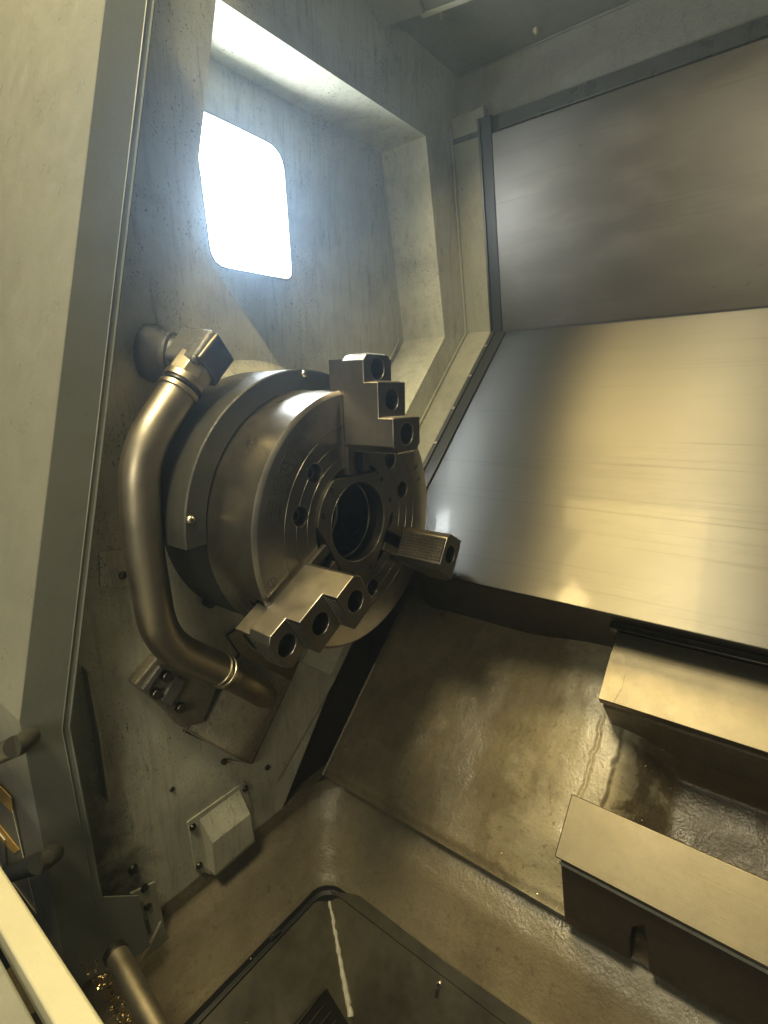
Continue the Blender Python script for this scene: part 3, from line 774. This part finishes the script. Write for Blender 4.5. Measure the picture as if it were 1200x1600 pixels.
for a in JA:
    u, t = jf(a)
    def P3(x, r, tt): return CH+XX*x+u*r+t*tt
    mj = link('master_jaw', prism([P3(.275, .079, -.0245), P3(JX0-.0006, .079, -.0245), P3(JX0-.0006, .079, .0245), P3(.275, .079, .0245)], u*.17), 'jaw', chuck)
    boolean(mj, [cutter(box(P3(.30, .16, 0), .03, .4, .021, XX, u, t)), cutter(box(P3(.287, .16, 0), .010, .4, .034, XX, u, t))])
    # stepped top jaw
    side = [(JX0, SR[0]), (SX[2], SR[0]), (SX[2], SR[1]), (SX[1], SR[1]), (SX[1], SR[2]), (SX[0], SR[2]), (SX[0], SR[3]), (JX0, SR[3])]
    jb = link('top_jaw', prism([P3(x, r, -JW) for x, r in side], t*(2*JW)), 'jaw', chuck)
    cs = []
    for sg in (-1, 1):
        for (r, c) in ((SR[0], .0095), (SR[3], .008)):
            q = P3(.35, r, sg*JW); uu = (u+t*sg).normalized() if r > .2 else (-u+t*sg).normalized()
            cs.append(cutter(box(q+uu*(.02-c/1.414+.0), .2, .04, .08, XX, uu, uu.cross(XX))))
    for i in range(3):
        rc = (SR[i]+SR[i+1])/2+(.0 if i else .001)
        xs = SX[2-i]
        cs.append(cutter(disc(P3(JX0+.012, rc, 0), XX, [(0, .0155), (xs-JX0, .0155)], 40)))
    boolean(jb, cs)
    mod = jb.modifiers.new('bevel', 'BEVEL'); mod.width = .0011; mod.segments = 2; mod.limit_method = 'ANGLE'; mod.angle_limit = R(35)
    jb['label'] = jaw_names[a]
    for i in range(3):
        rc = (SR[i]+SR[i+1])/2+(.0 if i else .001)
        link('jaw_screw', disc(P3(JX0+.0125, rc, 0), XX, [(0, .0125), (.010, .0125), (.011, .0115)], 24), 'black', jb)
    bm = bmesh.new(); pitch = .0051
    knurl(P3(JX0+.003, SR[0]+.0002, -.0215), XX, t, -u, 17, 8, pitch, .0026, bm)
    knurl(P3(JX0+.003, SR[3]-.0002, -.0230), XX, t, u, 7, 9, pitch, .0024, bm)
    knurl(P3(SX[0]+.001, SR[2]-.0002, -.0300), XX, t, u, 4, 11, pitch, .0022, bm)
    knurl(P3(SX[1]+.001, SR[1]-.0002, -.0300), XX, t, u, 4, 11, pitch, .0022, bm)
    kk = link('grip_teeth', bm, 'jaw', jb, 20); kk['kind'] = 'stuff'
# gib lines along the slots
for a in JA:
    u, t = jf(a)
    for sg in (-1, 1):
        link('slot_edge', prism([CH+XX*(XF+.0003)+u*.094+t*sg*.0255, CH+XX*(XF+.0003)+u*.1985+t*sg*.0255, CH+XX*(XF+.0003)+u*.1985+t*sg*.0272, CH+XX*(XF+.0003)+u*.094+t*sg*.0272], -XX*.0006), 'chuckface', chuck)
# engraved letters on the right, tops towards the spindle axis
def letter(ch, ang, r, size, rot):
    cu = bpy.data.curves.new('t', 'FONT'); cu.body = ch; cu.size = size; cu.align_x = 'CENTER'; cu.align_y = 'CENTER'; cu.extrude = .00015
    cu.offset = -size*.012
    o = bpy.data.objects.new('t', cu); COL.objects.link(o)
    u, t = jf(ang)
    up = (u*math.cos(rot)+t*math.sin(rot)); rt = up.cross(XX)
    mt_ = Matrix((rt, up, XX)).transposed().to_4x4(); mt_.translation = CH+u*r+XX*(XF+.0002)
    dg = bpy.context.evaluated_depsgraph_get(); o.matrix_world = mt_; dg.update()
    me = bpy.data.meshes.new_from_object(o.evaluated_get(dg)); me.transform(mt_)
    bpy.data.objects.remove(o, do_unlink=True)
    return me
for ch, ang in (('S', 14.2), ('E', 22.4), ('O', 29.8)):
    link('engraved_letter', letter(ch, ang, .1795, .0165, PI), 'engrave', chuck)
# worn emblem and rows of unreadable stamping on the left of the face
bm = bmesh.new()
def stroke(r0, a0, r1, a1, w_=.0011):
    u0, _ = jf(a0); u1, _ = jf(a1); p, q = CH+u0*r0+XX*(XF+.0003), CH+u1*r1+XX*(XF+.0003)
    d = (q-p).normalized(); s = d.cross(XX)*w_/2
    prism([p-s, q-s, q+s, p+s], -XX*.0004, bm)
for st_ in ((.187, 137.5, .187, 143.0), (.187, 137.5, .165, 137.5), (.165, 137.5, .165, 143.0), (.187, 143, .176, 141.5), (.176, 141.5, .176, 145.0), (.165, 141, .172, 141), (.184, 145, .176, 145.0), (.184, 145, .184, 147.5), (.176, 146.5, .165, 146.5), (.170, 143.5, .170, 146.5), (.187, 143, .187, 145), (.165, 143, .168, 147.5)):
    stroke(*st_, .0018)
for st_ in ((.175, 134, .168, 134), (.172, 134, .172, 135.4), (.166, 133.6, .163, 133.6)): stroke(*st_, .0011)
link('engraved_emblem', bm, 'engrave', chuck)
bm = bmesh.new(); rnd = random.Random(3)
for r_, a0, a1 in ((.186, 149, 154.5), (.180, 149, 157), (.174, 150, 156.5), (.168, 149, 158), (.161, 150, 157.5), (.186, 159.5, 166), (.180, 160, 166.5), (.173, 159.5, 165), (.166, 160.5, 167)):
    a = a0
    while a < a1:
        w_ = rnd.uniform(.35, .7); hgt = .0034
        for k in range(rnd.choice((2, 3, 3))):
            if rnd.random() < .5: aa = a+rnd.uniform(0, w_); stroke(r_-hgt/2, aa, r_+hgt/2, aa, .0006)
            else: rr = r_+rnd.choice((-1, 0, 1))*hgt/2; stroke(rr, a, rr, a+w_, .0006)
        a += w_+.35
link('worn_stamping', bm, 'engrave', chuck)
bm = lathe([(XF+.0002, .0062), (XF+.0004, .0066), (XF+.0002, .007)], 28, CH+jf(194.8)[0]*.187)
u0, t0 = jf(194.8); p0 = CH+u0*.187+XX*(XF+.0003); prism([p0-t0*.0063-u0*.0003, p0+t0*.0063-u0*.0003, p0+t0*.0063+u0*.0003, p0-t0*.0063+u0*.0003], -XX*.0003, bm)
link('engraved_circle', bm, 'engrave', chuck)

# ---- spindle housing and guard hood behind the chuck
sh = thing('spindle_housing', Vector((W, 0, 1.1)), 'black round spindle housing between the wall and the chuck', 'housing')
link('housing_drum', lathe([(W-.01, .06), (W-.01, .1985), (.185, .1975), (.188, .19), (.188, .06)], 128), 'housing', sh, 30)
screw_head('cap_screw', onX(325, 940, W+.004), XX, .010, 'black', sh, .012)
gh = thing('guard_hood', Vector((W, 0, 1.34)), 'dark grey curved guard hood wrapped over the rear of the chuck', 'guard')
A0, A1 = R(71), R(181)
link('hood_shell', lathe([(W-.004, .2405), (.192, .2405), (.192, .2375), (W-.004, .2375)], 96, a0=A0, a1=A1), 'guard', gh, 30)
link('hood_face', lathe([(.192, .2075), (.1965, .2075), (.1965, .2385), (.1945, .2405), (.192, .2405)], 96, a0=A0, a1=A1), 'guard', gh, 30, 0)
link('hood_fillet', lathe([(W+.0005, .262), (W+.005, .249), (W+.018, .2412), (W+.018, .2395), (W+.0005, .2395)], 96, a0=A0, a1=A1), 'wall', gh, 60)
for a in (90.4, 171):
    u, t = jf(a); screw_head('dome_screw', CH+u*.2325+XX*.1965, XX, .0062, 'screw', gh, .006, dome=True)

# ================================================================== COOLANT PIPE
PX = .135
cp = thing('coolant_pipe', onX(400, 1075, W), 'thick bent satin metal coolant pipe left of the chuck', 'pipe')
ctr = [onX(290, 597, PX), onX(276, 618, PX), onX(217, 706, PX), onX(214, 790, PX-.003), onX(246, 975, PX-.01), onX(263, 1012, PX-.012), onX(345, 1045, PX-.02)]
pth = smooth_path([onX(279, 612, PX), onX(216, 708, PX), onX(221, 838, PX-.005), onX(250, 1005, PX-.01), onX(348, 1048, PX-.02)], .055, 14)
link('bent_tube', tube(pth, .0268, 48), 'pipe', cp, 60)
dtop = (onX(279, 612, PX)-onX(216, 708, PX)).normalized()
e0 = onX(279, 612, PX)
link('collar', disc(e0-dtop*.004, dtop, [(0, .0285), (.001, .0300), (.007, .0300), (.008, .0285)], 48), 'brass', cp, 30)
link('collar', disc(e0+dtop*.0075, dtop, [(0, .0275), (.003, .0275)], 48), 'black', cp, 30)
link('collar', disc(e0+dtop*.011, dtop, [(0, .0292), (.001, .0305), (.010, .0305), (.012, .0290)], 48), 'brass', cp, 30)
# elbow: octagonal neck and chunky square block
sd = dtop.cross(XX).normalized()
link('elbow_neck', disc(e0+dtop*.020, dtop, [(0, .031), (.034, .031)], 8), 'brass', cp, 20, .002)
ec = onX(306, 566, PX+.004)
bm = box(e0+dtop*.066+XX*(-.006), .064, .060, .060, (XX+sd*.25).normalized(), (sd-XX*.25).normalized(), dtop)
link('elbow_block', bm, 'boss', cp, 30, .007)
link('elbow_cap', disc(e0+dtop*.066+(XX+sd*.25).normalized()*.024, (XX+sd*.25).normalized(), [(0, .036), (.006, .036), (.010, .030)], 4), 'dark_steel', cp, 20, .002)
# boss on the wall
bo = onX(243, 553, W); be = e0+dtop*.066-XX*.03; bd = (be-bo)
bb = thing('pipe_boss', bo, 'round oily black boss on the wall behind the top elbow of the pipe', 'boss')
L_ = bd.length
link('boss_cone', disc(bo-bd.normalized()*.01, bd, [(0, .043), (.012, .043), (.016, .040), (L_*.55, .032), (L_*.6, .034), (L_*.72, .034), (L_*.76, .029), (L_, .028)], 40), 'boss', bb, 40)
# lower collars and socket
e1_ = pth[-1]; dl = (pth[-1]-pth[-4]).normalized()
link('lower_collar', disc(e1_-dl*.012, dl, [(0, .0275), (.001, .0288), (.006, .0288), (.007, .0275)], 40), 'brass', cp)
link('lower_collar', disc(e1_-dl*.001, dl, [(0, .0275), (.001, .0290), (.007, .0290), (.008, .0275)], 40), 'brass', cp)
link('lower_sleeve', tube([e1_+dl*.004, e1_+dl*.022, e1_+dl*.024, onX(380, 1064, PX-.016), onX(402, 1077, PX-.020), onX(414, 1088, PX-.050)], lambda t: .0272 if t < .3 else .0262-.004*max(0, t-.6), 36), 'sleeve', cp, 60)

# ---- manifold under the pipe
mb = thing('manifold_cover', onX(340, 1150, W), 'oily brown rounded manifold cover on the wall at the lower end of the pipe', 'cover')
T_ = lambda x, y, X: onX(x, y, X)
# arch section between its two long sides
Lf0, Lf1, Rt0, Rt1 = T_(287, 1137, W), T_(372, 1022, W), T_(392, 1192, W), T_(452, 1064, W)
bm = bmesh.new(); nseg = 14; rowsA = []
for k in range(nseg+1):
    f = k/nseg; hgt = .046*math.sin(PI*min(1, max(0, f)))**.8
    a_ = Lf0.lerp(Rt0, f)+XX*hgt; b5 = Lf1.lerp(Rt1, f)+XX*hgt
    rowsA.append([bm.verts.new(a_.lerp(b5, g/10)) for g in range(11)])
for A_, B_ in zip(rowsA, rowsA[1:]):
    for g in range(10): bm.faces.new((A_[g], B_[g], B_[g+1], A_[g+1]))
bm.faces.new([r_[0] for r_ in rowsA]); bm.faces.new([r_[-1] for r_ in rowsA][::-1])
for v in bm.verts: v.co += XX*(.0015*mn.noise(v.co*60))
link('arched_cover', bm, 'cover', mb, 40)
bm = tube([Lf0.lerp(Rt0, k/14)+XX*(.0465*math.sin(PI*k/14)**.8 if 0 < k < 14 else 0) for k in range(15)], .002, 6); link('rolled_edge', bm, 'oily', mb)
bm = prismX([wy(372, 1022), wy(352, 992), wy(400, 958), wy(475, 1010), wy(452, 1064), wy(392, 1192), wy(285, 1142), wy(300, 1120)], W, W+.006); link('base_plate', bm, 'dark_steel', mb, 30, .001)
cb = thing('clamp_block', onX(250, 1070, W), 'oily black clamp block with recessed bolts left of the manifold cover', 'clamp')
pl = [(210, 1070), (246, 1027), (345, 1062), (318, 1130), (285, 1138), (262, 1112)]
link('block', prism([onX(x, y, W+.024) for x, y in pl], -XX*.024), 'oily', cb, 30, .003)
link('raised_rib', prism([onX(x, y, W+.032) for x, y in ((222, 1078), (250, 1040), (258, 1043), (231, 1083))], -XX*.009), 'boss', cb, 30, .002)
link('raised_rib', prism([onX(x, y, W+.032) for x, y in ((252, 1096), (275, 1056), (292, 1064), (268, 1106))], -XX*.009), 'boss', cb, 30, .002)
for x, y in ((259, 1056), (243, 1083), (281, 1105)):
    screw_head('bolt', onX(x, y, W+.026), XX, .0085, 'screw_dark', cb, .008)

# ---- fixtures on the wall
mp_ = thing('manifold_plate', onX(430, 1200, W), 'flat painted plate with two screws to the right of the manifold cover', 'plate')
link('plate', prismX([wy(352, 1186), wy(432, 1220), wy(522, 1062), wy(540, 1000), wy(470, 1000), wy(452, 1064), wy(392, 1192)], W+.0005, W+.0035), 'wall', mp_, 30, .0008)
for x, y in ((417, 1199), (350, 1190)): screw_head('screw', onX(x, y, W+.003), XX, .0055, 'screw_dark', mp_, .004)
sp_ = thing('wall_plate', onX(178, 890, W), 'small square painted plate with one screw between jamb and pipe', 'plate')
link('plate', prismX([wy(153, 862), wy(200, 860), wy(204, 915), wy(155, 917)], W+.0004, W+.004), 'wall', sp_, 30, .001)
screw_head('screw', onX(192, 899, W+.004), XX, .0065, 'screw_dark', sp_, .005, dome=True)
vh = thing('wall_cowl', onX(340, 1320, W), 'small painted bent cowl bolted to the bottom of the wall', 'cowl')
link('flange', prismX([wy(291, 1283), wy(381, 1220), wy(392, 1262), wy(397, 1314), wy(336, 1368), wy(303, 1357)], W+.0004, W+.004), 'wall', vh, 30, .001)
D_ = .026
a_, b6 = onX(312, 1280, W+.004), onX(374, 1234, W+.004); c6, d6 = onX(391, 1272, W+D_), onX(332, 1318, W+D_); e6, f6 = onX(397, 1313, W+D_), onX(336, 1367, W+D_)
bm = bmesh.new(); vs = {k: bm.verts.new(p) for k, p in dict(a=a_, b=b6, c=c6, d=d6, e=e6, f=f6, fb=f6-XX*D_, eb=e6-XX*D_).items()}
for f_ in ('abcd', ): bm.faces.new([vs[k] for k in f_])
bm.faces.new([vs['d'], vs['c'], vs['e'], vs['f']]); bm.faces.new([vs['a'], vs['d'], vs['f'], vs['fb']]); bm.faces.new([vs['b'], vs['eb'], vs['e'], vs['c']]); bm.faces.new([vs['f'], vs['e'], vs['eb'], vs['fb']])
link('bent_hood', bm, 'wall', vh, 12)
for x, y in ((301, 1292), (311, 1352), (383, 1232)): screw_head('bolt', onX(x, y, W+.004), XX, .0065, 'screw_dark', vh, .006, dome=True)
br = thing('corner_bracket', onX(240, 1420, W), 'narrow dirty bracket with two screws where wall meets jamb foot', 'bracket')
link('upright_leaf', prismX([wy(196, 1388), wy(235, 1370), wy(250, 1438), wy(238, 1478), wy(218, 1405)], W+.012, W+.016), 'strip', br, 30, .001)
link('foot_leaf', prism([onX(x, y, W+.02) for x, y in ((236, 1475), (252, 1440), (283, 1500), (240, 1545), (205, 1530))], -XX*.006), 'strip', br, 30, .001)
for x, y in ((226, 1388), (231, 1417)): screw_head('screw', onX(x, y, W+.016), XX, .0065, 'screw_dark', br, .003, dome=True)
vb_ = thing('vertical_flange', onX(150, 1150, W), 'long dark folded flange standing along the left edge of the wall', 'flange')
link('flange_sheet', prismX([wy(126, 1042), wy(132, 1042), wy(150, 1140), wy(165, 1245), wy(160, 1246), wy(144, 1140)], W+.001, W+.02), 'strip', vb_, 30, .001)
for x, y, r_, lb in ((269, 1233, .0045, 'small dark screw alone on the wall above the cowl'), (208, 1358, .008, 'oily bolt head low on the wall beside the jamb'), (251, 1428, .008, 'oily bolt head right of the corner bracket'), (219, 1352, .0035, None)):
    if not lb: continue
    t_ = thing('wall_bolt', onX(x, y, W), lb, 'bolt'); screw_head('bolt_head', onX(x, y, W), XX, r_, 'screw_dark', t_, r_*.7, dome=True)

# ---- bright rod and golden chips in the bottom left corner
r0_, r1_ = onX(182, 1492, .16), onX(262, 1640, .32)
rod = thing('steel_rod', r1_, 'polished round steel rod at the bottom left beside the golden chips', 'rod')
dr = (r1_-r0_).normalized()
link('rod_bar', disc(r0_, dr, [(0, .0135), (.001, .0150), ((r1_-r0_).length, .0150)], 32), 'pipe', rod)
link('end_cap', disc(r0_-dr*.008, dr, [(0, .012), (.002, .0165), (.010, .0165), (.012, .015)], 32), 'screw_dark', rod)
pz = (onX(150, 1560, .14)).z
bm = bmesh.new(); rnd = random.Random(11)
for k in range(420):
    py = 1495+rnd.random()**.8*140; lo_ = 100+(py-1500)*.65+22; hi_ = 168+(py-1500)*.58
    px = lo_+(hi_-lo_)*rnd.random()**1.2
    c = onX(px, py, .125+rnd.uniform(-.01, .02)); s = rnd.uniform(.0012, .0036)
    ax = Vector((rnd.gauss(0, 1), rnd.gauss(0, 1), rnd.gauss(0, 1))).normalized(); bx = ax.orthogonal().normalized()
    vs = [bm.verts.new(c+ax*s), bm.verts.new(c+bx*s*.6), bm.verts.new(c-ax*s*.7+ax.cross(bx)*s*.5), bm.verts.new(c-bx*s*.4+ax.cross(bx)*s)]
    for f_ in ((0, 1, 2), (0, 2, 3), (1, 2, 3), (0, 1, 3)): bm.faces.new([vs[i] for i in f_])
ch = link('metal_chips', bm, 'chip', None, 10); ch['kind'] = 'stuff'; tag(ch, 'golden metal chips lying in black oil at the bottom left', 'chips')
struct(link('oily_floor', box((.30, -.46, .26), 1.5, .34, .01), 'black'))

# ---- fine swarf and grit lying on the casting, between the ways and in the basin
bm = bmesh.new(); rnd = random.Random(5)
def fleck(c, s):
    ax = Vector((rnd.gauss(0, 1), rnd.gauss(0, 1), rnd.gauss(0, 1))).normalized(); bx = ax.orthogonal().normalized()
    vs = [bm.verts.new(c+ax*s), bm.verts.new(c+bx*s*.5), bm.verts.new(c-ax*s*.7), bm.verts.new(c-bx*s*.4+ax.cross(bx)*s*.5)]
    for f_ in ((0, 1, 2), (0, 2, 3), (1, 2, 3), (0, 1, 3)): bm.faces.new([vs[i] for i in f_])
def on_grid(i, j): return grid_co[i][j]
for k in range(1500):
    r_ = rnd.random()
    if r_ < .55:      # valley between the ways
        i = rnd.randrange(175, 299); j = int((sL[0]+.01+(sU[1]-sL[0]+.02)*(1-rnd.random()**2))/(S1-S0)*ns)
    elif r_ < .80: i = rnd.randrange(4, 200); j = int(abs(rnd.gauss(0, 7)))
    else: i = rnd.randrange(4, 200); j = rnd.randrange(1, 70)
    j = max(1, min(ns-1, j))
    fleck(grid_co[i][j]+PN*.0008+Vector((rnd.uniform(-.002, .002), 0, 0)), rnd.uniform(.0006, .0017))
for k in range(70):
    if k % 2: c = Vector((k3.x+.006+rnd.random()**1.5*.8, k3.y-.004-abs(rnd.gauss(0, .002)), k3.z+.0015))
    else: c = Vector((k3.x+.003+abs(rnd.gauss(0, .002)), k3.y-.004-rnd.random()*.45, k3.z+.0015))
    fleck(c, rnd.uniform(.0006, .0016))
gs = link('fine_swarf', bm, 'screw', None, 10); gs['kind'] = 'stuff'; tag(gs, 'fine glinting swarf scattered over the oily casting', 'swarf')

# ---- haze volume added for the blue glow round the window
hz = struct(link('haze', box((.0, .0, 1.0), 6.0, 5.0, 3.0), 'black')); hz['kind'] = 'stuff'
hm = bpy.data.materials.new('glow_haze'); hm.use_nodes = True; nt = hm.node_tree; nt.nodes.clear()
pv = nt.nodes.new('ShaderNodeVolumePrincipled'); pv.inputs['Color'].default_value = (.52, .74, 1.0, 1)
pv.inputs['Density'].default_value = HAZE; pv.inputs['Anisotropy'].default_value = .82
ou = nt.nodes.new('ShaderNodeOutputMaterial'); nt.links.new(pv.outputs[0], ou.inputs['Volume'])
hz.data.materials.clear(); hz.data.materials.append(hm)
tag(hz, 'thin pale haze added for the blue glow round the lit window', 'haze')
